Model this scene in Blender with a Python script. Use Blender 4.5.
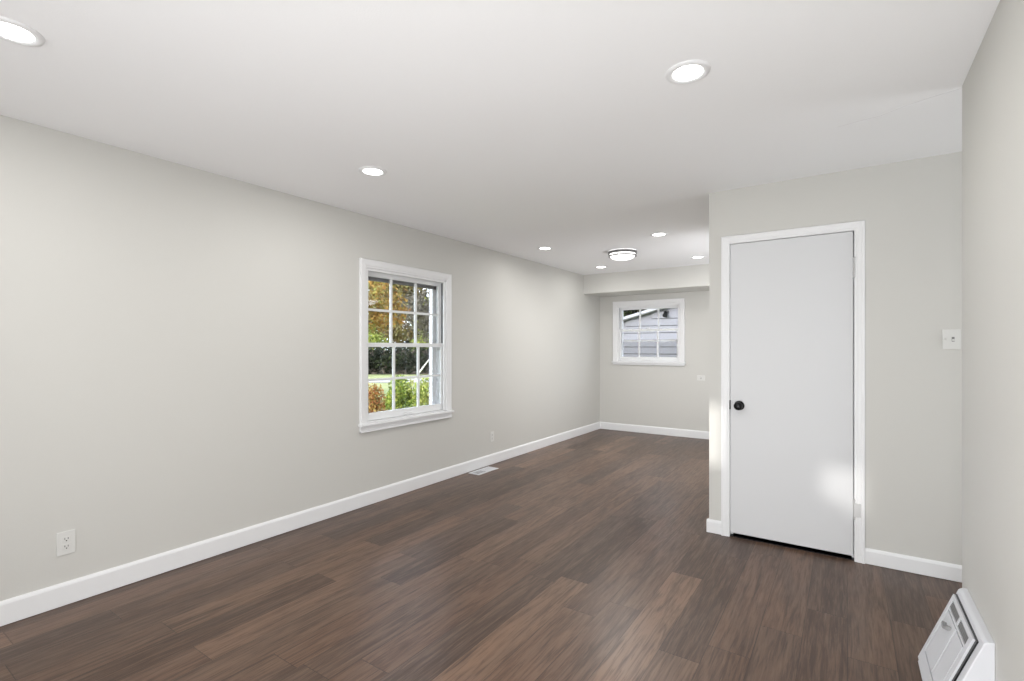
import bpy, bmesh, math, random
from mathutils import Vector, Matrix
S = bpy.context.scene
C = S.collection
for o in list(bpy.data.objects): bpy.data.objects.remove(o, do_unlink=True)
random.seed(7)

# ------------------------------------------------------------ camera
cam_d = bpy.data.cameras.new('camera'); cam = bpy.data.objects.new('camera', cam_d); C.objects.link(cam)
cam_d.sensor_width = 36; cam_d.lens = 494.77/1024*36; cam_d.shift_y = 7.0/1024
cam.location = (0, 0, 1.3292); cam.rotation_euler = (math.radians(90), 0, math.radians(34.05))
cam_d.clip_start = .05; cam_d.clip_end = 300
S.camera = cam
S.view_settings.view_transform = 'Standard'; S.view_settings.look = 'None'
S.view_settings.gamma = 1; S.view_settings.use_curve_mapping = False
S.view_settings.exposure = 0.70

# ------------------------------------------------------------ sky and sun
w = bpy.data.worlds.new('world'); S.world = w; w.use_nodes = True
wn = w.node_tree.nodes; wl = w.node_tree.links
bg = wn['Background']; bg.inputs['Strength'].default_value = 3.4
bg.inputs['Color'].default_value = (.78, .88, 1.0, 1)
sun_d = bpy.data.lights.new('sun', 'SUN'); sun = bpy.data.objects.new('sun', sun_d); C.objects.link(sun)
sun_d.energy = 2.6; sun_d.angle = math.radians(1.2); sun_d.color = (1, .97, .92)
SUNDIR = Vector((.12, 1, -.225))
sun.rotation_euler = SUNDIR.to_track_quat('-Z', 'Y').to_euler()
sun.location = (-2, -8, 6)

def area(name, loc, direction, sx, sy, power, col=(1, 1, 1), parent=None, shape='RECTANGLE', spread=None):
    d = bpy.data.lights.new(name, 'AREA'); o = bpy.data.objects.new(name, d); C.objects.link(o)
    d.shape = shape; d.size = sx; d.size_y = sy; d.energy = power; d.color = col
    if spread: d.spread = spread
    o.location = loc; o.rotation_euler = Vector(direction).to_track_quat('-Z', 'Y').to_euler()
    if parent: o.parent = parent
    return o
# unseen fill lamp behind the camera, standing in for rear daylight
area('rear_fill', (-.75, -2.36, 1.25), (.10, 1, .06), 1.5, 1.8, 36, (.96, .98, 1))
# added lamp below the camera, aimed up and forward to brighten the ceiling
area('ceiling_fill', (-.7, -.1, .3), (-.10, 1.25, .8), 1.3, .6, 27, (1, 1, 1))
# added fill lamps for the far end and the side hall
# unseen lamp, throws fill up and toward the far end through the opening
area('far_end_upfill', (-.35, 5.15, .9), (-.5, .8, .8), 1.0, 1.3, 22, (.97, .98, 1))
# added overhead fill lamp, out of view beyond the opening behind the closet
area('far_end_downfill', (.1, 5.75, 2.40), (-.5, 0, -1), 1.2, 1.2, 30, (.97, .98, 1))
area('hall_fill', (2.25, 3.28, 1.35), (-1, .15, 0), .7, 1.6, 9, (.96, .98, 1))  # added fill for the wall right of the door

# ------------------------------------------------------------ dimensions
H = 2.44; XL = -3.3453; YB = 7.5206; XD = -.8187; YD = 3.7476; XR = .4076; YR = 2.8128
YS = 6.9124; ZS = 2.1519; YREAR = -2.5; TW = .2; XH = 2.4

# ------------------------------------------------------------ materials
def mat(name, col, rough=.5, metal=0, emit=None, estr=0, bump=None, spec=None):
    m = bpy.data.materials.new(name); m.use_nodes = True
    b = m.node_tree.nodes['Principled BSDF']
    b.inputs['Base Color'].default_value = (*col, 1); b.inputs['Roughness'].default_value = rough
    b.inputs['Metallic'].default_value = metal
    if spec is not None: b.inputs['Specular IOR Level'].default_value = spec
    if emit: b.inputs['Emission Color'].default_value = (*emit, 1); b.inputs['Emission Strength'].default_value = estr
    if bump:
        n = m.node_tree.nodes; l = m.node_tree.links
        t = n.new('ShaderNodeTexNoise'); t.inputs['Scale'].default_value = bump[0]; t.inputs['Detail'].default_value = 4
        c = n.new('ShaderNodeTexCoord'); l.new(c.outputs['Object'], t.inputs['Vector'])
        bp = n.new('ShaderNodeBump'); bp.inputs['Strength'].default_value = bump[1]; bp.inputs['Distance'].default_value = bump[2]
        l.new(t.outputs['Fac'], bp.inputs['Height']); l.new(bp.outputs['Normal'], b.inputs['Normal'])
    return m
M_wall = mat('greige_wall_paint', (.60, .594, .566), .6, bump=(90, .12, .002), spec=.3)
M_ceil = mat('flat_white_ceiling_paint', (.90, .905, .915), .9, bump=(140, .25, .002), spec=.1)
M_trim = mat('white_trim_paint', (.80, .805, .815), .4, spec=.35)
M_door = mat('white_door_paint', (.66, .667, .68), .5, bump=(14, .03, .002), spec=.3)
M_vinyl = mat('white_vinyl_sash', (.80, .81, .82), .35)
M_plate = mat('white_plastic_plate', (.68, .68, .66), .4)
M_slot = mat('dark_slot', (.03, .03, .03), .6)
M_slot2 = mat('grey_slot', (.16, .16, .16), .6)
M_black = mat('matte_black_metal', (.012, .012, .013), .35, .6)
M_dark = mat('closet_shade', (.05, .045, .04), .9)  # darkness of the unlit closet painted into its walls
M_nickel = mat('brushed_nickel', (.20, .20, .20), .45, .6)
M_hinge = mat('painted_hinge', (.50, .50, .50), .35, .2)
M_alum = mat('storm_window_aluminium', (.80, .80, .82), .4)
M_alum_d = mat('grey_weather_strip', (.13, .13, .14), .5)
M_led = mat('led_diffuser', (.9, .9, .9), .5, emit=(1, .99, .97), estr=5)
M_dome = mat('lit_opal_glass', (.9, .9, .9), .4, emit=(1, .985, .95), estr=1.3)
M_steel = mat('white_enamel_steel', (.66, .67, .70), .38)
M_louvre = mat('shaded_grey_louvre', (.30, .30, .30), .5)
M_shade = mat('white_roller_shade', (.8, .8, .78), .8)
M_roof = mat('asphalt_shingle', (.14, .135, .13), .9, bump=(30, .5, .01))
M_conc = mat('pale_concrete', (.24, .225, .22), .9, bump=(20, .3, .01))
M_fence = mat('weathered_wood', (.16, .12, .09), .8)

def glass_mat():
    m = bpy.data.materials.new('window_glass'); m.use_nodes = True
    n = m.node_tree.nodes; l = m.node_tree.links; n.clear()
    out = n.new('ShaderNodeOutputMaterial'); mx = n.new('ShaderNodeMixShader')
    tr = n.new('ShaderNodeBsdfTransparent'); gl = n.new('ShaderNodeBsdfGlossy'); fr = n.new('ShaderNodeFresnel')
    fr.inputs['IOR'].default_value = 1.2; gl.inputs['Roughness'].default_value = .01
    tr.inputs['Color'].default_value = (.97, .97, .97, 1)
    l.new(fr.outputs[0], mx.inputs[0]); l.new(tr.outputs[0], mx.inputs[1]); l.new(gl.outputs[0], mx.inputs[2]); l.new(mx.outputs[0], out.inputs[0])
    return m
M_glass = glass_mat()
def screen_mat(f_):
    m = bpy.data.materials.new('insect_screen'); m.use_nodes = True
    n = m.node_tree.nodes; l = m.node_tree.links; n.clear()
    out = n.new('ShaderNodeOutputMaterial'); mx = n.new('ShaderNodeMixShader'); mx.inputs[0].default_value = f_
    tr = n.new('ShaderNodeBsdfTransparent'); df = n.new('ShaderNodeBsdfDiffuse'); df.inputs['Color'].default_value = (.05, .05, .04, 1)
    l.new(tr.outputs[0], mx.inputs[1]); l.new(df.outputs[0], mx.inputs[2]); l.new(mx.outputs[0], out.inputs[0])
    return m
M_screen = screen_mat(.22); M_dimscreen = screen_mat(.45)

def floor_mat():
    m = bpy.data.materials.new('vinyl_plank_floor'); m.use_nodes = True
    n = m.node_tree.nodes; l = m.node_tree.links; b = n['Principled BSDF']
    def math_(op, a, b_=None, c_=None):
        x = n.new('ShaderNodeMath'); x.operation = op
        for i, v in enumerate((a, b_, c_)):
            if v is None: continue
            if isinstance(v, (int, float)): x.inputs[i].default_value = v
            else: l.new(v, x.inputs[i])
        return x.outputs[0]
    tc = n.new('ShaderNodeTexCoord'); sp = n.new('ShaderNodeSeparateXYZ'); l.new(tc.outputs['Object'], sp.inputs[0])
    W_, L_ = .172, 1.22
    u = math_('DIVIDE', math_('ADD', sp.outputs[0], 1.2 + .172*40), W_)
    row = math_('FLOOR', u); fu = math_('FRACT', u)
    wn1 = n.new('ShaderNodeTexWhiteNoise'); wn1.noise_dimensions = '1D'; l.new(math_('ADD', row, .37), wn1.inputs['W'])
    v = math_('ADD', math_('DIVIDE', math_('ADD', sp.outputs[1], 20), L_), wn1.outputs['Value'])
    pl = math_('FLOOR', v); fv = math_('FRACT', v)
    cv = n.new('ShaderNodeCombineXYZ'); l.new(row, cv.inputs[0]); l.new(pl, cv.inputs[1])
    wn2 = n.new('ShaderNodeTexWhiteNoise'); wn2.noise_dimensions = '3D'; l.new(cv.outputs[0], wn2.inputs['Vector'])
    # grain: stretched noise, shifted per plank
    def grain(sx, sy, detail, dist, off):
        c = n.new('ShaderNodeCombineXYZ')
        l.new(math_('ADD', math_('MULTIPLY', sp.outputs[0], sx), math_('MULTIPLY', wn2.outputs['Value'], off)), c.inputs[0])
        l.new(math_('ADD', math_('MULTIPLY', sp.outputs[1], sy), math_('MULTIPLY', wn2.outputs['Value'], off*.7)), c.inputs[1])
        l.new(math_('MULTIPLY', wn2.outputs['Value'], 13), c.inputs[2])
        t = n.new('ShaderNodeTexNoise'); t.inputs['Scale'].default_value = 1; t.inputs['Detail'].default_value = detail
        t.inputs['Roughness'].default_value = .62; t.inputs['Distortion'].default_value = dist
        l.new(c.outputs[0], t.inputs['Vector']); return t.outputs['Fac']
    g1 = grain(26, 1.7, 6, 1.3, 40); g2 = grain(120, 6, 5, .6, 70); g3 = grain(5, .8, 3, 1.2, 25)
    # plank base colour
    rp = n.new('ShaderNodeValToRGB'); l.new(wn2.outputs['Value'], rp.inputs[0])
    cr = rp.color_ramp; cr.elements[0].position = 0; cr.elements[0].color = (.082, .054, .040, 1)
    cr.elements[1].position = 1; cr.elements[1].color = (.31, .222, .165, 1)
    for p_, c_ in ((.18, (.150, .102, .077)), (.36, (.200, .140, .105)), (.52, (.110, .084, .072)), (.68, (.240, .170, .126)), (.84, (.165, .110, .083))):
        e = cr.elements.new(p_); e.color = (*c_, 1)
    def mix(fac, a, b_, mode='MIX'):
        x = n.new('ShaderNodeMix'); x.data_type = 'RGBA'; x.blend_type = mode
        if isinstance(fac, (int, float)): x.inputs[0].default_value = fac
        else: l.new(fac, x.inputs[0])
        for i, v_ in ((6, a), (7, b_)):
            if isinstance(v_, tuple): x.inputs[i].default_value = (*v_, 1)
            else: l.new(v_, x.inputs[i])
        return x.outputs[2]
    def ramp(x, a, b_):
        r = n.new('ShaderNodeMapRange'); l.new(x, r.inputs[0]); r.inputs[1].default_value = a; r.inputs[2].default_value = b_; return r.outputs[0]
    c = mix(math_('MULTIPLY', ramp(g3, .48, .68), .6), rp.outputs[0], (.135, .106, .090))       # greyish clouding
    c = mix(math_('MULTIPLY', ramp(g1, .48, .66), .75), c, (.072, .050, .038))   # dark grain
    c = mix(math_('MULTIPLY', ramp(g1, .50, .32), .45), c, (.27, .205, .160))    # pale grain
    c = mix(math_('MULTIPLY', ramp(g2, .50, .66), .60), c, (.075, .055, .044))
    c = mix(math_('MULTIPLY', ramp(g2, .48, .32), .40), c, (.27, .215, .175))
    # grooves
    eu = math_('MINIMUM', fu, math_('SUBTRACT', 1, fu)); ev = math_('MINIMUM', fv, math_('SUBTRACT', 1, fv))
    gu = math_('LESS_THAN', eu, .010); gv = math_('LESS_THAN', ev, .0016)
    gr = math_('MAXIMUM', gu, gv)
    c = mix(math_('MULTIPLY', gr, .55), c, (.03, .022, .018))
    c = mix(1.0, c, (.72, .61, .545), 'MULTIPLY')
    l.new(c, b.inputs['Base Color'])
    rr = n.new('ShaderNodeMapRange'); l.new(g2, rr.inputs[0]); rr.inputs[3].default_value = .27; rr.inputs[4].default_value = .40
    l.new(rr.outputs[0], b.inputs['Roughness'])
    bp = n.new('ShaderNodeBump'); bp.inputs['Strength'].default_value = .35; bp.inputs['Distance'].default_value = .0012
    l.new(math_('SUBTRACT', g2, math_('MULTIPLY', gr, .8)), bp.inputs['Height']); l.new(bp.outputs[0], b.inputs['Normal'])
    b.inputs['Specular IOR Level'].default_value = .32
    return m
M_floor = floor_mat()

def leaf_mat(name, stops, scale=1.2):
    m = bpy.data.materials.new(name); m.use_nodes = True
    n = m.node_tree.nodes; l = m.node_tree.links; b = n['Principled BSDF']
    g = n.new('ShaderNodeNewGeometry'); tc = n.new('ShaderNodeTexCoord')
    t = n.new('ShaderNodeTexNoise'); t.inputs['Scale'].default_value = scale; l.new(tc.outputs['Object'], t.inputs['Vector'])
    a = n.new('ShaderNodeMath'); a.operation = 'MULTIPLY_ADD'; l.new(g.outputs['Random Per Island'], a.inputs[0]); a.inputs[1].default_value = .55
    s = n.new('ShaderNodeMath'); s.operation = 'MULTIPLY_ADD'; l.new(t.outputs['Fac'], s.inputs[0]); s.inputs[1].default_value = 1.3; s.inputs[2].default_value = -.42
    l.new(s.outputs[0], a.inputs[2])
    r = n.new('ShaderNodeValToRGB'); l.new(a.outputs[0], r.inputs[0])
    cr = r.color_ramp
    stops = [(p_, tuple(q*q**.12*.44 for q in c_)) for p_, c_ in stops]; cr.elements[0].position = stops[0][0]; cr.elements[0].color = (*stops[0][1], 1)
    cr.elements[1].position = stops[-1][0]; cr.elements[1].color = (*stops[-1][1], 1)
    for p_, c_ in stops[1:-1]: cr.elements.new(p_).color = (*c_, 1)
    l.new(r.outputs[0], b.inputs['Base Color']); b.inputs['Roughness'].default_value = .7
    b.inputs['Specular IOR Level'].default_value = .2
    return m
M_gold = leaf_mat('golden_autumn_leaves', [(0, (.30, .13, .04)), (.3, (.62, .32, .07)), (.6, (.78, .52, .16)), (.85, (.55, .58, .16)), (1, (.9, .8, .6))])
M_olive = leaf_mat('olive_brown_leaves', [(0, (.10, .07, .04)), (.35, (.38, .24, .09)), (.65, (.42, .38, .12)), (1, (.60, .50, .30))])
M_lime = leaf_mat('yellow_green_leaves', [(0, (.10, .16, .04)), (.35, (.40, .50, .10)), (.7, (.66, .72, .16)), (1, (.85, .82, .35))])
M_greyleaf = leaf_mat('faded_grey_leaves', [(0, (.12, .10, .08)), (.5, (.30, .26, .20)), (1, (.48, .45, .38))])
M_hedge = leaf_mat('dark_evergreen_leaves', [(0, (.008, .012, .008)), (.6, (.028, .040, .018)), (1, (.12, .15, .05))])
M_orange = leaf_mat('orange_shrub_leaves', [(0, (.35, .10, .05)), (.3, (.72, .27, .10)), (.6, (.78, .50, .16)), (1, (.62, .60, .22))], 3)
M_green = leaf_mat('bright_green_shrub_leaves', [(0, (.05, .12, .02)), (.35, (.34, .48, .07)), (.65, (.72, .80, .16)), (1, (.98, .92, .40))], 3)
M_bark = mat('tree_bark', (.13, .10, .08), .9, bump=(12, .6, .02))
M_birch = mat('pale_bark', (.62, .60, .56), .8)
def grass_mat():
    m = mat('autumn_lawn', (.2, .3, .08), .95); n = m.node_tree.nodes; l = m.node_tree.links
    tc = n.new('ShaderNodeTexCoord'); t = n.new('ShaderNodeTexNoise'); t.inputs['Scale'].default_value = .45; t.inputs['Detail'].default_value = 8
    l.new(tc.outputs['Object'], t.inputs['Vector']); r = n.new('ShaderNodeValToRGB'); l.new(t.outputs['Fac'], r.inputs[0])
    r.color_ramp.elements[0].position = .3; r.color_ramp.elements[0].color = (.09, .13, .03, 1)
    r.color_ramp.elements[1].position = .7; r.color_ramp.elements[1].color = (.27, .26, .11, 1)
    l.new(r.outputs[0], n['Principled BSDF'].inputs['Base Color']); return m
M_grass = grass_mat()
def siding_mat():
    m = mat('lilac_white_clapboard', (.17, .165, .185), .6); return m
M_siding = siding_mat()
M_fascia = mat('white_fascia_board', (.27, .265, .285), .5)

# ------------------------------------------------------------ helpers
def bx(bm, x0, x1, y0, y1, z0, z1):
    x0, x1 = sorted((x0, x1)); y0, y1 = sorted((y0, y1)); z0, z1 = sorted((z0, z1))
    vs = [bm.verts.new(p) for p in ((x0, y0, z0), (x1, y0, z0), (x1, y1, z0), (x0, y1, z0), (x0, y0, z1), (x1, y0, z1), (x1, y1, z1), (x0, y1, z1))]
    for f in ((0, 3, 2, 1), (4, 5, 6, 7), (0, 1, 5, 4), (1, 2, 6, 5), (2, 3, 7, 6), (3, 0, 4, 7)): bm.faces.new([vs[i] for i in f])
def obj(name, bm, m, parent=None, bevel=0, smooth=False):
    bmesh.ops.recalc_face_normals(bm, faces=bm.faces[:])
    if bevel: bmesh.ops.bevel(bm, geom=bm.edges[:], offset=bevel, segments=2, profile=.6, affect='EDGES', clamp_overlap=True)
    me = bpy.data.meshes.new(name); bm.to_mesh(me); bm.free()
    if isinstance(m, (list, tuple)):
        for q in m: me.materials.append(q)
    else: me.materials.append(m)
    if smooth:
        for p in me.polygons: p.use_smooth = True
    o = bpy.data.objects.new(name, me); C.objects.link(o)
    if parent is not None:
        o.parent = parent; o.matrix_parent_inverse = Matrix.Translation(-parent.location)
    return o
def box(name, b, m, parent=None, bevel=0):
    bm = bmesh.new(); bx(bm, *b); return obj(name, bm, m, parent, bevel)
def struct(o): o['kind'] = 'structure'; return o
def empty(name, loc=(0, 0, 0)):
    o = bpy.data.objects.new(name, None); C.objects.link(o); o.location = loc; o.empty_display_size = .1; return o
def tag(o, label, cat, group=None):
    o['label'] = label; o['category'] = cat
    if group: o['group'] = group
    return o
def lathe(bm, prof, seg=48, M=None):
    rings = []
    for r, z in prof:
        if r < 1e-6: rings.append([bm.verts.new((0, 0, z))])
        else: rings.append([bm.verts.new((r*math.cos(2*math.pi*i/seg), r*math.sin(2*math.pi*i/seg), z)) for i in range(seg)])
    new = [v for r in rings for v in r]
    for a, b in zip(rings, rings[1:]):
        for i in range(seg):
            j = (i+1) % seg
            if len(a) == 1 and len(b) == 1: continue
            if len(a) == 1: bm.faces.new((a[0], b[i], b[j]))
            elif len(b) == 1: bm.faces.new((a[i], a[j], b[0]))
            else: bm.faces.new((a[i], a[j], b[j], b[i]))
    if M is not None: bmesh.ops.transform(bm, matrix=M, verts=new)
def sweep_frame(bm, u0, u1, z0, z1, prof, W):
    """mitred three-sided frame; prof = (outward offset, projection)"""
    rows = []
    for o_, p_ in prof:
        rows.append([bm.verts.new(W(u, p_, z)) for u, z in ((u0-o_, z0), (u0-o_, z1+o_), (u1+o_, z1+o_), (u1+o_, z0))])
    k = len(rows)
    for i in range(k):
        a, b = rows[i], rows[(i+1) % k]
        for s in range(3): bm.faces.new((a[s], a[s+1], b[s+1], b[s]))
    bm.faces.new([r[0] for r in rows]); bm.faces.new([r[3] for r in rows][::-1])
CASING = [(0, 0), (0, .010), (.006, .013), (.014, .013), (.020, .017), (.046, .019), (.054, .022), (.066, .022), (.070, .016), (.070, 0)]
def casing_scaled(wd): return [(o_*wd/.07, p_) for o_, p_ in CASING]

# ------------------------------------------------------------ room shell
X1 = XH + .15
bm = bmesh.new(); bx(bm, XL-TW, X1, YREAR-.2, YB+TW, -.3, 0); struct(obj('floor', bm, M_floor))
bm = bmesh.new(); bx(bm, XL-TW, X1, YREAR-.2, YB+TW, H, H+.15); struct(obj('ceiling', bm, M_ceil))

def wall_x(name, x0, x1, y0, y1, holes=(), m=M_wall, z1=H):
    """wall in a plane of constant X with rectangular holes (y0,y1,z0,z1)"""
    bm = bmesh.new(); cur = y0
    for (a, b, c, d) in sorted(holes):
        bx(bm, x0, x1, cur, a, 0, z1); bx(bm, x0, x1, a, b, 0, c) if c > 0 else None; bx(bm, x0, x1, a, b, d, z1); cur = b
    bx(bm, x0, x1, cur, y1, 0, z1)
    return struct(obj(name, bm, m))
def wall_y(name, y0, y1, x0, x1, holes=(), m=M_wall, z1=H):
    bm = bmesh.new(); cur = x0
    for (a, b, c, d) in sorted(holes):
        bx(bm, cur, a, y0, y1, 0, z1)
        if c > 0: bx(bm, a, b, y0, y1, 0, c)
        bx(bm, a, b, y0, y1, d, z1); cur = b
    bx(bm, cur, x1, y0, y1, 0, z1)
    return struct(obj(name, bm, m))
# left wall with the tall window
LW = dict(u0=2.760, u1=3.757, z0=.69, z1=2.002)
wall_x('wall_left', XL-TW, XL, YREAR-.2, YB+TW, [(LW['u0'], LW['u1'], LW['z0'], LW['z1'])])
BW = dict(u0=-3.035, u1=-2.065, z0=1.105, z1=1.985)
wall_y('wall_back', YB, YB+TW, XL, X1, [(BW['u0'], BW['u1'], BW['z0'], BW['z1'])])
# closet block: front wall with the door opening, side wall running back
DX0, DX1, DZ = -.679, .040, 2.056
wall_y('wall_closet', YD, YD+.12, XD, X1, [(DX0-.012, DX1+.012, 0, DZ+.012)])
wall_x('wall_passage', XD, XD+.12, YD+.12, YB, [(5.0, 6.5, 0, 2.08)])  # unseen opening added to let fill light reach the far end
wall_x('wall_side_room', XH, X1, YD+.12, YB)  # closes off the invented room behind the added opening
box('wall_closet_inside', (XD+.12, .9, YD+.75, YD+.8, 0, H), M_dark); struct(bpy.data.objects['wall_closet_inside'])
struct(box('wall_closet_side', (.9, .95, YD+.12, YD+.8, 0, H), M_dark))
# near right wall, its hall side and the hall end
wall_x('wall_right', XR, XR+.12, YREAR, YR)
wall_y('wall_hall', YR-.12, YR, XR+.12, X1)
wall_x('wall_hall_end', XH, X1, YR, YD)
# unseen rear wall, two openings added to cast the sun patches
holes = [(-1.66, -1.485, 1.90, 2.36), (-.90, -.655, 1.66, 2.02)]
wall_y('wall_rear', YREAR-.2, YREAR, XL, X1, holes)
# soffit at the far end
bm = bmesh.new(); bx(bm, XL, XD, YS, YB, ZS, H); struct(obj('trim_1', bm, M_wall))
bpy.data.objects['trim_1'].name = 'ceiling_soffit'

# hairline drywall crack in the ceiling beside the near right wall
bm = bmesh.new(); pts = [(-.035, 2.984), (.06, 2.962), (.134, 2.955), (.223, 2.897), (.307, 2.862), (.405, 2.835)]
for (a, b) in zip(pts, pts[1:]):
    a = Vector(a); b = Vector(b); n_ = (b-a).normalized(); n_ = Vector((-n_.y, n_.x))*.0016
    lo_ = [bm.verts.new((*p, H-.0006)) for p in (a-n_, b-n_, b+n_, a+n_)]; hi_ = [bm.verts.new((*p, H)) for p in (a-n_, b-n_, b+n_, a+n_)]
    bm.faces.new(lo_); bm.faces.new(hi_[::-1])
    for i in range(4): bm.faces.new((lo_[i], lo_[(i+1) % 4], hi_[(i+1) % 4], hi_[i]))
struct(obj('ceiling_crack', bm, mat('crack_grey', (.76, .76, .77), .9)))

# baseboards (with a small eased top)
def baseboard(name, p0, p1, nrm, h, t=.015):
    bm = bmesh.new(); p0 = Vector(p0); p1 = Vector(p1); nrm = Vector(nrm)
    prof = [(0, 0), (t-.008, 0), (t-.008, .004), (t, .004), (t, h-.016), (t-.004, h-.006), (t-.009, h), (0, h)]
    A = [bm.verts.new((p0.x+nrm.x*a, p0.y+nrm.y*a, z)) for a, z in prof]; B = [bm.verts.new((p1.x+nrm.x*a, p1.y+nrm.y*a, z)) for a, z in prof]
    for i in range(len(prof)):
        j = (i+1) % len(prof); bm.faces.new((A[i], A[j], B[j], B[i]))
    bm.faces.new(A); bm.faces.new(B[::-1])
    return struct(obj(name, bm, M_trim))
baseboard('baseboard_left', (XL, YREAR), (XL, YB), (1, 0), .118)
baseboard('baseboard_back', (XL+.015, YB), (XD, YB), (0, -1), .115)
baseboard('baseboard_closet_left', (XD-.015, YD), (DX0-.055, YD), (0, -1), .095)
baseboard('baseboard_closet_right', (DX1+.055, YD), (XH, YD), (0, -1), .095)
baseboard('baseboard_passage', (XD, YD-.0), (XD, 5.0), (-1, 0), .095)
baseboard('baseboard_right', (XR, YREAR), (XR, 2.236), (-1, 0), .095)
baseboard('baseboard_rear', (XL+.015, YREAR), (XR-.015, YREAR), (0, 1), .118)

# ------------------------------------------------------------ windows
def build_window(name, G, W, cas_w, cols, rows, lo, up, sash_v, v_up, meet_z, stool_ext, glass_u, zgl, apron_h, stor_z, curved=False):
    """W maps (u along wall, v outward into wall (negative = into room), z) to world"""
    win = empty(name, W((G['u0']+G['u1'])/2, 0, G['z0'])); struct(win)
    u0, u1, z0, z1 = G['u0'], G['u1'], G['z0'], G['z1']
    def B(bm, ua, ub, va, vb, za, zb):
        a = W(ua, va, za); b = W(ub, vb, zb); bx(bm, a[0], b[0], a[1], b[1], a[2], b[2])
    bm = bmesh.new(); sweep_frame(bm, u0, u1, z0, z1, casing_scaled(cas_w), lambda u, p, z: W(u, -p, z)); obj('casing', bm, M_trim, win)
    # jamb lining + parting stops
    bm = bmesh.new()
    B(bm, u0, u0+.012, .0, .2, z0, z1); B(bm, u1-.012, u1, .0, .2, z0, z1); B(bm, u0, u1, .0, .2, z1-.012, z1); B(bm, u0, u1, .0, .24, z0, z0+.012)
    B(bm, u0+.012, u0+.022, .0, .018, z0+.012, z1-.012); B(bm, u1-.022, u1-.012, .0, .018, z0+.012, z1-.012); B(bm, u0+.022, u1-.022, .0, .018, z1-.022, z1-.012)
    obj('jamb', bm, M_trim, win)
    bm = bmesh.new(); B(bm, u1-.0155, u1-.012, .022, .050, meet_z+.02, z1-.024); B(bm, u0+.012, u0+.0155, .022, .050, meet_z+.02, z1-.024)
    obj('weather_strip', bm, M_alum_d, win)
    bm = bmesh.new(); B(bm, u0-cas_w-stool_ext, u1+cas_w+stool_ext, -.045, .02, z0-.018, z0+.002); obj('sill', bm, M_trim, win, bevel=.004)
    bm = bmesh.new(); B(bm, u0-cas_w, u1+cas_w, -.018, 0, z0-.018-apron_h, z0-.018)
    B(bm, u0-cas_w, u1+cas_w, -.024, 0, z0-.018-apron_h, z0-.018-apron_h+.012); obj('apron', bm, M_trim, win, bevel=.002)
    def sash(nm, va, vb, za, zb, r_top, r_bot, nrow):
        bm = bmesh.new(); st = glass_u[0]
        ua, ub = u0+.014, u1-.014
        B(bm, ua, ua+st, va, vb, za, zb); B(bm, ub-st, ub, va, vb, za, zb)
        B(bm, ua+st, ub-st, va, vb, zb-r_top, zb); B(bm, ua+st, ub-st, va, vb, za, za+r_bot)
        s = obj(nm, bm, M_vinyl, win, bevel=.003)
        ga, gb, gz0, gz1 = ua+st, ub-st, za+r_bot, zb-r_top; vm = (va+vb)/2
        bm = bmesh.new()
        for i in range(1, cols):
            c = ga+(gb-ga)*i/cols; B(bm, c-.011, c+.011, vm-.009, vm+.009, gz0, gz1)
        for i in range(1, nrow):
            c = gz0+(gz1-gz0)*i/nrow; B(bm, ga, gb, vm-.0085, vm+.0085, c-.010, c+.010)
        obj('muntin_grid', bm, M_vinyl, s)
        bm = bmesh.new(); B(bm, ga-.004, gb+.004, vm-.002, vm+.002, gz0-.004, gz1+.004); obj('glass_pane', bm, M_glass, s)
        return s, (ga+gb)/2
    sl, mid = sash('lower_sash', sash_v, sash_v+.032, z0+.014, meet_z+.018, .036, .062, rows[1])
    su, _ = sash('upper_sash', v_up, v_up+.032, meet_z-.018, z1-.014, .042, .036, rows[0])
    # sash lock on the meeting rail, lift handle on the bottom rail
    bm = bmesh.new(); B(bm, mid-.03, mid+.03, sash_v-.004, sash_v+.03, meet_z+.018, meet_z+.024); B(bm, mid-.012, mid+.022, sash_v-.008, sash_v+.016, meet_z+.024, meet_z+.040)
    obj('sash_lock', bm, M_vinyl if curved else M_black, sl, bevel=.002)
    bm = bmesh.new()
    for d in (-.035, .035): B(bm, mid+d-.012, mid+d+.012, sash_v-.012, sash_v, z0+.030, z0+.042)
    B(bm, mid-.047, mid+.047, sash_v-.016, sash_v-.009, z0+.030, z0+.036); obj('sash_lift', bm, M_vinyl, sl, bevel=.002)
    # outer storm window
    bm = bmesh.new(); va, vb = .118, .138; f = .028; fs = .028 if curved else .052
    B(bm, u0+.012, u0+.012+fs, va, vb, z0+.012, z1-.012); B(bm, u1-.012-fs, u1-.012, va, vb, z0+.012, z1-.012)
    B(bm, u0+.012+fs, u1-.012-fs, va, vb, z1-.012-f, z1-.012); B(bm, u0+.012+fs, u1-.012-fs, va, vb, z0+.012, z0+.012+f)
    B(bm, u0+.012+fs, u1-.012-fs, va, vb, stor_z-.014, stor_z+.014)
    st = obj('storm_window', bm, M_alum, win)
    if not curved:
        bm = bmesh.new(); B(bm, u0+.012, u1-.012, va-.012, va-.001, z1-.086, z1-.012); obj('storm_head', bm, mat('grey_storm_head', (.20, .20, .21), .5), st)
    bm = bmesh.new(); B(bm, u0+.03, u1-.03, .126, .130, stor_z, z1-.03); obj('glass_pane', bm, M_glass, st)
    if curved:
        bm = bmesh.new(); B(bm, u0+.03, u1-.03, .127, .129, z0+.03, stor_z); obj('insect_screen', bm, M_screen, st)
    else:
        bm = bmesh.new(); B(bm, u0+.03, u1-.03, .126, .130, z0+.03, stor_z); obj('glass_pane', bm, M_glass, st)
    # exterior brick mould
    bm = bmesh.new(); sweep_frame(bm, u0, u1, z0, z1, [(0, 0), (0, .03), (.06, .03), (.06, 0)], lambda u, p, z: W(u, .2+p, z)); obj('outer_trim', bm, M_fascia, win)
    return win
WL = lambda u, v, z: (XL-v, u, z)
WB = lambda u, v, z: (u, YB+v, z)
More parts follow.
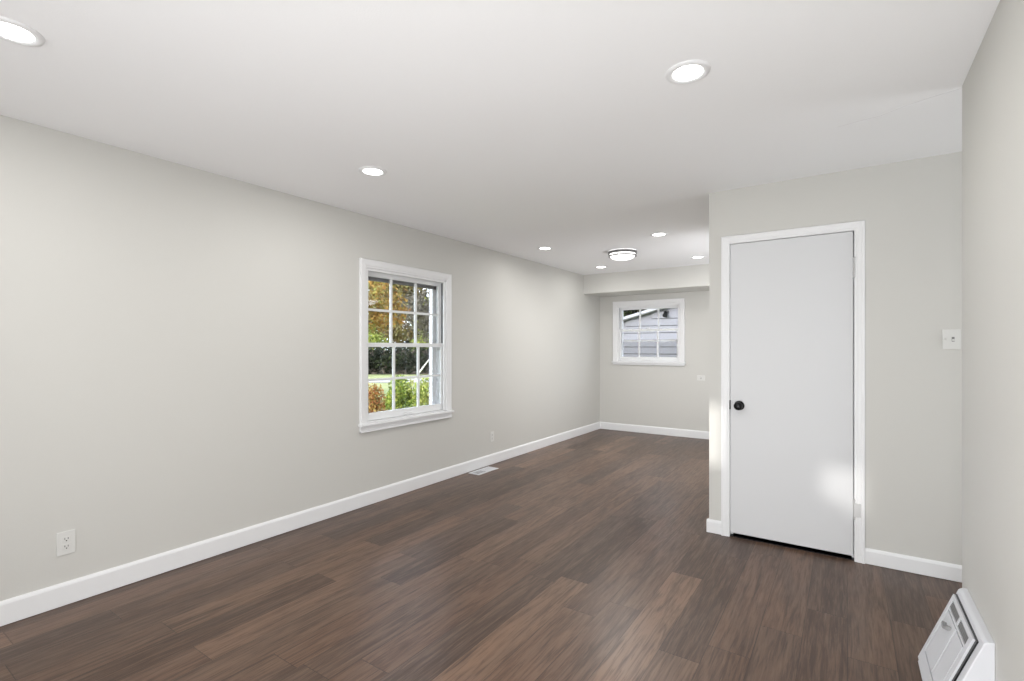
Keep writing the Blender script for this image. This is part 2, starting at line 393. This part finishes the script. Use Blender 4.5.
build_window('window_1', LW, WL, .070, 3, (2, 2), 0, 0, .028, .064, 1.352, .012, (.022,), None, .052, 1.352)
build_window('window_2', BW, WB, .080, 3, (1, 1), 0, 0, .030, .066, 1.600, .012, (.030,), None, .030, 1.435, True)
# frames of the added sun openings, then a made-up shaded window
for i, (a, b, c, d) in enumerate(holes):
    wn_ = empty('window_%d' % (3+i), ((a+b)/2, YREAR, c)); struct(wn_)
    bm = bmesh.new(); sweep_frame(bm, a, b, c-.001, d, [(0, 0), (0, .012), (.04, .012), (.04, 0)], lambda u, p, z: (u, YREAR+p, z))
    bx(bm, a-.04, b+.04, YREAR, YREAR+.012, c-.04, c)
    if i == 1: bx(bm, a, a+.12, YREAR-.12, YREAR-.09, c, c+.12)  # added block, shapes the sun patch on the door
    obj('casing', bm, M_trim, wn_)
    box('insect_screen', (a, b, YREAR-.11, YREAR-.105, c, d), M_dimscreen if i else M_screen, wn_)  # screens added here to dim the sun patches
sh = empty('window_5', (-1.55, YREAR, .3)); struct(sh)  # added unseen window without an opening, goes with the rear fill lamp
box('roller_shade', (-3.05, -.05, YREAR, YREAR+.02, .3, 1.62), M_shade, sh)
bm = bmesh.new(); sweep_frame(bm, -3.05, -.05, .3, 1.62, [(0, 0), (0, .022), (.07, .022), (.07, 0)], lambda u, p, z: (u, YREAR+p, z)); obj('casing', bm, M_trim, sh)

# ------------------------------------------------------------ door
WD = lambda u, p, z: (u, YD-p, z)
bm = bmesh.new(); sweep_frame(bm, DX0-.001, DX1+.001, 0, DZ+.001, [(0, 0), (0, .009), (.005, .012), (.012, .012), (.017, .015), (.036, .016), (.043, .019), (.052, .019), (.055, .014), (.055, 0)], WD)
bx(bm, DX0-.012, DX0-.001, YD, YD+.12, 0, DZ+.001); bx(bm, DX1+.001, DX1+.012, YD, YD+.12, 0, DZ+.001); bx(bm, DX0-.012, DX1+.012, YD, YD+.12, DZ+.001, DZ+.012)
bx(bm, DX0-.001, DX0+.012, YD+.045, YD+.06, 0, DZ); bx(bm, DX1-.012, DX1+.001, YD+.045, YD+.06, 0, DZ); bx(bm, DX0, DX1, YD+.045, YD+.06, DZ-.012, DZ)
struct(obj('trim_1', bm, M_trim))
struct(box('door_gap_shade', (DX0-.001, DX1+.001, YD+.004, YD+.115, 0, .004), M_black))  # black strip painted in for the shadow under the door
door = box('door_1', (DX0+.001, DX1-.005, YD+.002, YD+.037, .028, DZ-.0015), M_door, bevel=.0015); struct(door)
kx, kz = -.618, .925
bm = bmesh.new(); R_ = Matrix.Translation((kx, YD+.002, kz)) @ Matrix.Rotation(math.radians(90), 4, 'X')
lathe(bm, [(0, 0), (.032, 0), (.033, .004), (.031, .009), (.014, .012), (.011, .03), (.014, .036), (.024, .042), (.0285, .052), (.0265, .063), (.018, .070), (.006, .0725), (0, .0725)], 40, R_)
obj('door_knob', bm, M_black, door, smooth=True)['label'] = 'round matte black knob'
bm = bmesh.new(); bx(bm, DX0-.006, DX0+.004, YD-.010, YD+.006, kz-.030, kz+.034)
obj('latch_plate', bm, M_black, door, bevel=.001)
for zc in (1.828, .322):
    bm = bmesh.new(); hh = .065; low = zc < 1
    bx(bm, DX1-.004, DX1+.004, YD-.006, YD+.002, zc-hh*.7, zc+hh*.7)
    lathe(bm, [(0, -hh), (.003, -hh), (.006, -hh+.004), (.0062, -hh*.35), (.0052, -hh*.34), (.0052, -hh*.32), (.0062, -hh*.31), (.0062, hh*.31), (.0052, hh*.32), (.0062, hh*.34), (.006, hh-.004), (.003, hh), (0, hh)], 16, Matrix.Translation((DX1+.001, YD-.010, zc)))
    if low: bx(bm, DX1+.002, DX1+.034, YD-.0215, YD-.012, zc-hh*.62, zc+hh*.62)
    obj('hinge', bm, M_hinge, door)
# bare slit of shadow at the hinge side above the top hinge is the real gap between slab and jamb

# ------------------------------------------------------------ ceiling lights
def recessed(x, y, label, power=9.0):
    r = empty('recessed_light', (x, y, H)); tag(r, label, 'ceiling light', 'recessed ceiling lights')
    bm = bmesh.new(); lathe(bm, [(.058, -.002), (.060, -.006), (.074, -.0085), (.084, -.006), (.087, 0)], 48, Matrix.Translation((x, y, H)))
    obj('trim_ring', bm, M_trim, r, smooth=True)
    bm = bmesh.new(); lathe(bm, [(0, -.0045), (.04, -.0045), (.059, -.004), (.060, -.001)], 48, Matrix.Translation((x, y, H)))
    obj('diffuser', bm, M_led, r, smooth=True)
    a = area('lamp_light', (0, 0, -.012), (0, 0, -1), .11, .11, power, (1, .985, .96), r, 'DISK')
    return r
LP = 5.0
recessed(-2.425, .455, 'round recessed ceiling light cut off by the left edge of the photo', LP)
recessed(-.53, 2.05, 'round recessed ceiling light nearest in front of the closet door, right of middle', LP)
recessed(-2.47, 2.09, 'round recessed ceiling light just above the tall left window', LP)
recessed(-2.79, 4.79, 'small far recessed light near the left wall, in front of the flush dome light', LP*.35)
recessed(-1.52, 4.82, 'small far recessed light right of and in front of the flush dome light', LP*.35)
recessed(-2.80, 6.33, 'farthest recessed light left of the dome, close to the soffit', LP*.35)
recessed(-1.51, 6.31, 'farthest recessed light right of the dome, close to the soffit and closet corner', LP*.35)

fx, fy = -2.135, 5.43
fl = empty('flush_mount_light', (fx, fy, H)); tag(fl, 'drum flush mount ceiling light with two brushed nickel rings and opal glass', 'ceiling light')
T = Matrix.Translation((fx, fy, H))
bm = bmesh.new(); lathe(bm, [(0, 0), (.13, 0), (.13, -.012), (0, -.012)], 48, T); obj('ceiling_plate', bm, M_trim, fl)
bm = bmesh.new(); lathe(bm, [(0, -.012), (.140, -.012), (.143, -.03), (.143, -.058), (.132, -.074), (.11, -.088), (.07, -.099), (.03, -.104), (0, -.105)], 64, T); obj('glass_drum', bm, M_dome, fl, smooth=True)
for za, zb, r_ in ((-.010, -.036, .162), (-.054, -.066, .157)):
    bm = bmesh.new(); lathe(bm, [(r_-.012, za), (r_, za), (r_, zb), (r_-.012, zb), (r_-.012, za)], 64, T); obj('metal_ring', bm, M_nickel, fl)
for k in range(3):
    a = 2*math.pi*(k/3+.08); bm = bmesh.new(); cx, cy = fx+.152*math.cos(a), fy+.152*math.sin(a)
    bx(bm, cx-.003, cx+.003, cy-.003, cy+.003, H-.07, H-.02); obj('ring_post', bm, M_nickel, fl)
area('lamp_light', (0, 0, -.12), (0, 0, -1), .26, .26, 12, (1, .98, .95), fl, 'DISK')
pl2 = area('ring_light', (0, 0, -.03), (0, 0, 1), .3, .3, .45, (1, .97, .92), fl, 'DISK'); pl2.location = (0, 0, -.028)

# ------------------------------------------------------------ wall plates
def outlet(name, W, u, z, wd, hg, label, cat, kind='duplex', group=None):
    o = empty(name, W(u, 0, z)); tag(o, label, cat, group)
    def B(bm, ua, ub, pa, pb, za, zb):
        a = W(u+ua, pa, z+za); b = W(u+ub, pb, z+zb); bx(bm, a[0], b[0], a[1], b[1], a[2], b[2])
    bm = bmesh.new(); B(bm, -wd/2, wd/2, 0, .006, -hg/2, hg/2); obj('cover_plate', bm, M_plate, o, bevel=.0025)
    if kind == 'duplex':
        for s in (-1, 1):
            bm = bmesh.new(); B(bm, -.017, .017, .005, .008, s*.0195-.014, s*.0195+.014); r = obj('socket', bm, M_plate, o, bevel=.001)
            bm = bmesh.new()
            for d in (-.0065, .0065): B(bm, d-.0013, d+.0013, .0078, .0084, s*.0195-.001, s*.0195+.008)
            B(bm, -.0025, .0025, .0078, .0084, s*.0195-.010, s*.0195-.005); obj('socket_slots', bm, M_slot, r)
        bm = bmesh.new(); B(bm, -.002, .002, .006, .0075, -.002, .002); obj('screw', bm, M_plate, o)
    elif kind == 'double':
        for s, up in ((-1, 1), (.3, -1)):
            bm = bmesh.new(); B(bm, s*.023-.006, s*.023+.006, .0058, .0066, -.013, .013); obj('switch_slot', bm, M_slot2 if s > 0 else M_plate, o)
            bm = bmesh.new(); B(bm, s*.023-.0045, s*.023+.0045, .006, .016, up*.004-.006, up*.004+.006); obj('toggle', bm, M_plate, o, bevel=.001)
    elif kind == 'single':
        bm = bmesh.new(); B(bm, -.0045, .0045, .006, .018, .0, .011); obj('toggle', bm, M_plate, o, bevel=.001)
        bm = bmesh.new(); B(bm, -.006, .006, .0058, .0066, -.013, .013); obj('switch_slot', bm, M_slot2, o)
    elif kind == 'jack':
        bm = bmesh.new(); B(bm, -.008, .008, .006, .016, -.008, .008); obj('jack', bm, M_slot2, o, bevel=.002)
    return o
PL = lambda u, p, z: (XL+p, u, z); PB = lambda u, p, z: (u, YB-p, z); PD = lambda u, p, z: (u, YD-p, z)
outlet('wall_outlet', PL, .829, .320, .075, .120, 'white duplex wall outlet low on the left wall near the photo edge', 'outlet')
outlet('wall_outlet', PL, 4.54, .315, .070, .112, 'small wall outlet low on the left wall beyond the tall window', 'outlet')
outlet('light_switch', PB, -1.755, .885, .11, .075, 'wall plate on the back wall right of the small window', 'wall plate', 'single')
outlet('light_switch', PD, .497, 1.376, .080, .114, 'double toggle light switch plate on the wall right of the closet door', 'light switch', 'double')

# ------------------------------------------------------------ floor vent
fv = empty('floor_vent', (-3.25, 4.25, 0)); tag(fv, 'white metal floor vent set in planks along the left wall', 'floor vent')
vx0, vx1, vy0, vy1 = -3.308, -3.163, 4.07, 4.42
bm = bmesh.new()
for b in ((vx0, vx1, vy0, vy0+.022), (vx0, vx1, vy1-.022, vy1), (vx0, vx0+.028, vy0+.022, vy1-.022), (vx1-.028, vx1, vy0+.022, vy1-.022), (vx0+.028, vx1-.028, 4.235, 4.255)): bx(bm, *b, .0, .005)
obj('frame', bm, M_steel, fv, bevel=.0015)
bm = bmesh.new(); bx(bm, vx0+.02, vx1-.02, vy0+.015, vy1-.015, 0.0002, .001); obj('damper', bm, M_slot, fv)
for half, (a, b) in enumerate(((vy0+.022, 4.235), (4.255, vy1-.022))):
    k = 9
    bm = bmesh.new()
    for i in range(k):
        y = a+(b-a)*(i+.5)/k; dz = .0
        bx(bm, vx0+.028, vx1-.028, y-(.0022 if half == 0 else .0065), y+(.0022 if half == 0 else .0065), .001, .004)
    obj('louvres', bm, M_steel, fv)

# ------------------------------------------------------------ baseboard heat register on the near right wall
rg = empty('baseboard_register', (XR, 2.47, 0)); tag(rg, 'white metal baseboard heat register with sloping front on the near right wall', 'heat register')
ya, yb = 2.246, 2.70
def sl(z, out=0):          # slanted front face, out = distance in front of it
    nx, nz = -.935, .355
    return (.250+.3798*z+nx*out, z+nz*out)
bm = bmesh.new()
prof = [(XR, 0), (.250, 0)] + [sl(.325), (.379, .341), (.388, .349), (XR, .352)]
A = [bm.verts.new((x, ya, z)) for x, z in prof]; Bv = [bm.verts.new((x, yb, z)) for x, z in prof]
for i in range(len(prof)): j = (i+1) % len(prof); bm.faces.new((A[i], A[j], Bv[j], Bv[i]))
bm.faces.new(A); bm.faces.new(Bv[::-1])
obj('housing', bm, M_steel, rg, bevel=.004)
def slab(bm, y0, y1, z0, z1, o0, o1):
    vs = []
    for y in (y0, y1):
        for (z, o_) in ((z0, o0), (z1, o0), (z1, o1), (z0, o1)):
            X, Z = sl(z, o_); vs.append(bm.verts.new((X, y, Z)))
    for f in ((0, 1, 2, 3), (7, 6, 5, 4), (0, 4, 5, 1), (1, 5, 6, 2), (2, 6, 7, 3), (3, 7, 4, 0)): bm.faces.new([vs[i] for i in f])
# black sheet painting in the shade of the gap behind the raised face frame
bm = bmesh.new(); slab(bm, 2.286, 2.682, .022, .326, .0, .005); obj('painted_gap_shade', bm, M_black, rg)
bm = bmesh.new()
F0, F1, FZ0, FZ1 = 2.300, 2.679, .026, .322
for b in ((F0, F1, .288+.018, FZ1), (F0, F1, FZ0, .074), (F0, 2.335, .074, .306), (2.648, F1, .074, .306), (2.335, 2.648, .270, .278), (2.482, 2.500, .278, .306)):
    slab(bm, *b, .004, .012)
obj('face_frame', bm, M_steel, rg, bevel=.0012)
for a_, b_ in ((2.335, 2.482), (2.500, 2.648)):
    bm = bmesh.new()
    for i in range(4):
        z = .2805+i*.0068; slab(bm, a_, b_, z, z+.0026, .005, .0105)
    obj('louvres', bm, M_louvre, rg)
bm = bmesh.new(); slab(bm, 2.341, 2.464, .0795, .2655, .005, .0115); obj('damper_panel', bm, M_steel, rg, bevel=.001)
bm = bmesh.new(); slab(bm, 2.474, 2.641, .0795, .2655, .005, .0115); obj('damper_panel', bm, M_steel, rg, bevel=.001)
bm = bmesh.new(); last = None   # curved damper lever
for i in range(9):
    t = i/8; y = 2.585-.075*t; z = .236+.014*math.sin(math.pi*t)*-1+.010*t
    if last: slab(bm, min(y, last[0]), max(y, last[0])+.0005, z-.004, z+.004, .011, .026)
    last = (y, z)
obj('lever', bm, M_louvre, rg)

# ------------------------------------------------------------ outside
GZ = -.35
def ground(): 
    bm = bmesh.new(); bx(bm, -90, 60, -30, 110, GZ-.3, GZ); o = obj('lawn', bm, M_grass); struct(o)
ground()
def at(px, D, z=None, py=None):
    """point at pixel column px and depth D"""
    t = (px-512)/494.77; a = math.radians(34.05)
    p = (D*(-math.sin(a)+t*math.cos(a)), D*(math.cos(a)+t*math.sin(a)))
    return (*p, 1.3292-(py-347.5)/494.77*D if py is not None else z)
# pale path crossing the lawn, parallel to the house
c1 = at(300, 16); 
bm = bmesh.new()
p1 = Vector(at(330, 23.5, 0)); p2 = Vector(at(520, 23.5, 0)); d = (p2-p1).normalized(); nrm = Vector((-d.y, d.x, 0))
q = [p1-d*25+nrm*0, p2+d*25, p2+d*25+nrm*2.6, p1-d*25+nrm*2.6]
lo = [bm.verts.new((v.x, v.y, GZ)) for v in q]; hi = [bm.verts.new((v.x, v.y, GZ+.03)) for v in q]
bm.faces.new(lo[::-1]); bm.faces.new(hi)
for i in range(4): bm.faces.new((lo[i], lo[(i+1) % 4], hi[(i+1) % 4], hi[i]))
struct(obj('garden_path', bm, M_conc))

def leaves(bm, blobs, n, size, seed):
    rnd = random.Random(seed); tot = sum(b[3]**2 for b in blobs)
    for (cx, cy, cz, r, sq) in blobs:
        for _ in range(int(n*r*r/tot)):
            v = Vector((rnd.gauss(0, 1), rnd.gauss(0, 1), rnd.gauss(0, 1))).normalized()*r*(rnd.random()**.45)
            c = Vector((cx+v.x, cy+v.y, cz+v.z*sq))
            if c.z < GZ+.03: continue
            a = Vector((rnd.gauss(0, 1), rnd.gauss(0, 1), rnd.gauss(0, .7))).normalized(); b = a.orthogonal().normalized()
            b.rotate(Matrix.Rotation(rnd.random()*6.28, 3, a)); s = size*rnd.uniform(.6, 1.3); e = a.cross(b)
            pts = [c-b*s, c+e*s*.42-b*s*.15, c+b*s, c-e*s*.42-b*s*.15]
            bm.faces.new([bm.verts.new(p) for p in pts])
def limb(bm, p0, p1, r0, r1, seg=8):
    p0 = Vector(p0); p1 = Vector(p1); d = (p1-p0).normalized(); a = d.orthogonal().normalized(); b = d.cross(a)
    A = [bm.verts.new(p0+(a*math.cos(6.2832*i/seg)+b*math.sin(6.2832*i/seg))*r0) for i in range(seg)]
    B_ = [bm.verts.new(p1+(a*math.cos(6.2832*i/seg)+b*math.sin(6.2832*i/seg))*r1) for i in range(seg)]
    for i in range(seg): bm.faces.new((A[i], A[(i+1) % seg], B_[(i+1) % seg], B_[i]))
    bm.faces.new(A[::-1]); bm.faces.new(B_)
def tree(name, x, y, trunk_h, r, top, mleaf, n, size, seed, label, mbark=M_bark, group='trees beyond the lawn', bare=0):
    rnd = random.Random(seed*3+1)
    t = empty(name, (x, y, GZ)); tag(t, label, 'tree', group)
    bm = bmesh.new(); limb(bm, (x, y, GZ), (x+.1, y, trunk_h+GZ), .045*r+.08, .03*r+.05); limb(bm, (x+.1, y, trunk_h+GZ), (x, y, GZ+top*.92), .03*r+.05, .02)
    blobs = []
    for k in range(11+bare):
        a = rnd.random()*6.28; rr = r*rnd.uniform(.3, .75); z = GZ+rnd.uniform(trunk_h*.9, top*.88)
        e = (x+rr*math.cos(a), y+rr*math.sin(a), z+rnd.uniform(.2, .8))
        limb(bm, (x+.05, y, z-rnd.uniform(.6, 1.4)), e, .05+.01*r, .015)
        blobs.append((*e, r*rnd.uniform(.32, .5), .8))
    blobs.append((x, y, GZ+top*.85, r*.45, .9)); blobs.append((x, y, GZ+(top+trunk_h)/2, r*.6, .9))
    obj('trunk', bm, mbark, t)
    bm = bmesh.new(); leaves(bm, blobs, n, size, seed); obj('foliage', bm, mleaf, t)
    return t
def T_(px, D, *a, **k):
    x, y, _ = at(px, D, 0); tree('autumn_tree', x, y, *a, **k)
T_(347, 11.5, 2.3, 1.9, 5.6, M_gold, 22000, .055, 11, 'golden orange autumn tree seen at the left of the tall window')
T_(455, 15.5, 2.2, 1.8, 6.0, M_greyleaf, 20000, .065, 13, 'grey half bare tree seen at the upper right of the tall window')
T_(358, 36, 1.2, 2.3, 4.6, M_lime, 11000, .10, 14, 'low yellow green tree beyond the dark hedge, left side of the tall window')
T_(438, 36, 1.2, 2.3, 4.9, M_lime, 11000, .10, 15, 'low yellow green tree beyond the dark hedge, right side of the tall window')
T_(398, 43, 2.4, 3.4, 9.0, M_olive, 16000, .19, 12, 'tall brown and olive tree far beyond the hedge in the middle of the tall window')
T_(318, 44, 2.0, 3.4, 9.5, M_gold, 9000, .22, 17, 'tall golden tree far beyond the hedge, hidden left of the tall window')
T_(480, 44, 2.0, 3.4, 9.5, M_greyleaf, 12000, .22, 19, 'tall grey tree far beyond the hedge, toward the right')
# dark hedge at the end of the lawn
hd = empty('evergreen_hedge', at(400, 31.5, GZ)); tag(hd, 'dark evergreen hedge at the far edge of the lawn', 'hedge')
a_ = Vector(at(250, 31.5, 0)); b_ = Vector(at(550, 31.5, 0)); bl = []
rnd = random.Random(5)
for i in range(30):
    p_ = a_.lerp(b_, i/29); bl.append((p_.x, p_.y, GZ+.85+rnd.uniform(-.1, .15), 1.05, .9))
bm = bmesh.new(); leaves(bm, bl, 26000, .13, 31); obj('foliage', bm, M_hedge, hd)
bm = bmesh.new()
for b in bl: limb(bm, (b[0], b[1], GZ), (b[0], b[1], GZ+1.5), .4, .25)
obj('stems', bm, M_bark, hd)
# shrubs right outside the window
def shrub(px, D, top, r, m, seed, label, n=1800, size=.05):
    x, y, _ = at(px, D, 0); s = empty('garden_shrub', (x, y, GZ)); tag(s, label, 'shrub', 'shrubs outside the tall window')
    rnd = random.Random(seed); bl = []; bm = bmesh.new(); h = top-GZ
    for k in range(8):
        a = rnd.random()*6.28; rr = r*rnd.uniform(0, .55); z = GZ+h*rnd.uniform(.3, .78)
        bl.append((x+rr*math.cos(a), y+rr*math.sin(a), z, r*.5, 1)); limb(bm, (x, y, GZ), (bl[-1][0], bl[-1][1], z), .015, .005, 6)
    bl.append((x, y, top-r*.45, r*.45, 1))
    obj('stems', bm, M_bark, s); bm = bmesh.new(); leaves(bm, bl, n, size, seed); obj('foliage', bm, m, s)
shrub(372, 6.0, .90, .37, M_orange, 41, 'orange and gold shrub at the lower left of the tall window', 7000, .024)
shrub(402, 6.95, .95, .42, M_green, 43, 'yellow green shrub at the lower middle of the tall window, set back', 7000, .026)
shrub(426, 6.0, .97, .36, M_green, 44, 'bright green shrub at the lower right of the tall window', 6000, .024)
# leaning pale branch
bt = bmesh.new(); p0 = at(418, 14, py=374); p1 = at(431, 14, py=357); limb(bt, (p0[0]-.25, p0[1]-.1, GZ), p0, .04, .03); limb(bt, p0, p1, .03, .012)
tag(obj('fallen_branch', bt, M_birch), 'pale leaning branch on the lawn seen through the lower right pane', 'branch')

# neighbour's garage seen through the small back window
HX0, HX1, HY = -5.35, 2.2, 11.5
EZ = 1.75   # eave height at the low corner, room coordinates
PK = (HX0+HX1)/2
slope = .262
nb = empty('neighbour_house', ((HX0+HX1)/2, HY+2, GZ)); tag(nb, 'white clapboard house with a low gable roof outside the small back window', 'house')
def zr(x): return EZ+slope*((x-HX0) if x < PK else (HX1-x))
bm = bmesh.new(); e = .165; z = GZ+.2
while z < zr(PK)-.02:
    zt = z+e
    # board clipped by the roof line
    xa = HX0 if zt <= EZ else HX0+(zt-EZ)/slope; xb = HX1 if zt <= EZ else HX1-(zt-EZ)/slope
    if xb-xa > .1:
        xa2 = max(HX0, xa-.6) if zt > EZ else xa
        vs = [bm.verts.new(p) for p in ((xa if zt > EZ else HX0, HY-.045, z+.014), (xb, HY-.045, z+.014), (xb, HY-.030, zt), (xa, HY-.030, zt), (xa, HY+.01, z), (xb, HY+.01, z), (xb, HY+.01, zt), (xa, HY+.01, zt))]
        for f in ((0, 1, 2, 3), (7, 6, 5, 4), (0, 4, 5, 1), (0, 3, 7, 4), (1, 5, 6, 2)): bm.faces.new([vs[i] for i in f])
    z = zt
# plain gable sheet behind the boards, and side walls
pts = [(HX0, GZ), (HX1, GZ), (HX1, EZ), (PK, zr(PK)), (HX0, EZ)]
A = [bm.verts.new((x, HY, z)) for x, z in pts]; B_ = [bm.verts.new((x, HY+6, z)) for x, z in pts]
bm.faces.new(A); bm.faces.new(B_[::-1])
for i in range(5): bm.faces.new((A[i], A[(i+1) % 5], B_[(i+1) % 5], B_[i]))
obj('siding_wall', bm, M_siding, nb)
def pslab(bm, xa, xb, ya, yb, off, th):
    vs = [bm.verts.new((x, y, zr0(x)+o_)) for y in (ya, yb) for x, o_ in ((xa, off), (xb, off), (xb, off+th), (xa, off+th))]
    for f in ((0, 1, 2, 3), (7, 6, 5, 4), (0, 4, 5, 1), (1, 5, 6, 2), (2, 6, 7, 3), (3, 7, 4, 0)): bm.faces.new([vs[i] for i in f])
zr0 = lambda x: EZ+slope*((x-HX0) if x <= PK else (HX1-x))
bm = bmesh.new(); pslab(bm, HX0-.3, PK, HY-.19, HY+6.2, .025, .04); pslab(bm, PK, HX1+.3, HY-.19, HY+6.2, .025, .04); obj('roof', bm, M_roof, nb)
bm = bmesh.new()
pslab(bm, HX0-.3, PK, HY-.215, HY-.19, 0, .065); pslab(bm, PK, HX1+.3, HY-.215, HY-.19, 0, .065)
pslab(bm, HX0-.3, PK, HY-.19, HY-.02, -.01, .02); pslab(bm, PK, HX1+.3, HY-.19, HY-.02, -.01, .02)
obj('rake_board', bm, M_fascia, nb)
# dark floodlight under the rake
x, y, z = at(665.5, 11.35, py=313.5); fll = empty('floodlight', (x, HY, z)); tag(fll, 'small black floodlight fixed high on the clapboard gable', 'outdoor light')
bm = bmesh.new(); lathe(bm, [(0, 0), (.05, 0), (.05, .05), (0, .05)], 20, Matrix.Translation((x, HY-.052, z+.04)) @ Matrix.Rotation(math.radians(90), 4, 'X')); obj('wall_bracket', bm, M_black, fll)
bm = bmesh.new(); lathe(bm, [(0, 0), (.03, 0), (.035, .05), (.06, .12), (.055, .125), (0, .115)], 20, Matrix.Translation((x, HY-.105, z+.05)) @ Matrix.Rotation(math.radians(150), 4, 'X')); obj('lamp_head', bm, M_black, fll)
# trees behind the house
x, y = -7.2, 20; tree('evergreen_tree', x, y, .9, 3.2, 8.5, M_hedge, 11000, .22, 51, 'dark evergreen tree behind the clapboard house, left', group='evergreens behind the house')
x, y = -.6, 21.5; tree('evergreen_tree', x, y, .9, 3.2, 8.5, M_hedge, 8000, .22, 52, 'dark evergreen tree behind the clapboard house, right', group='evergreens behind the house')
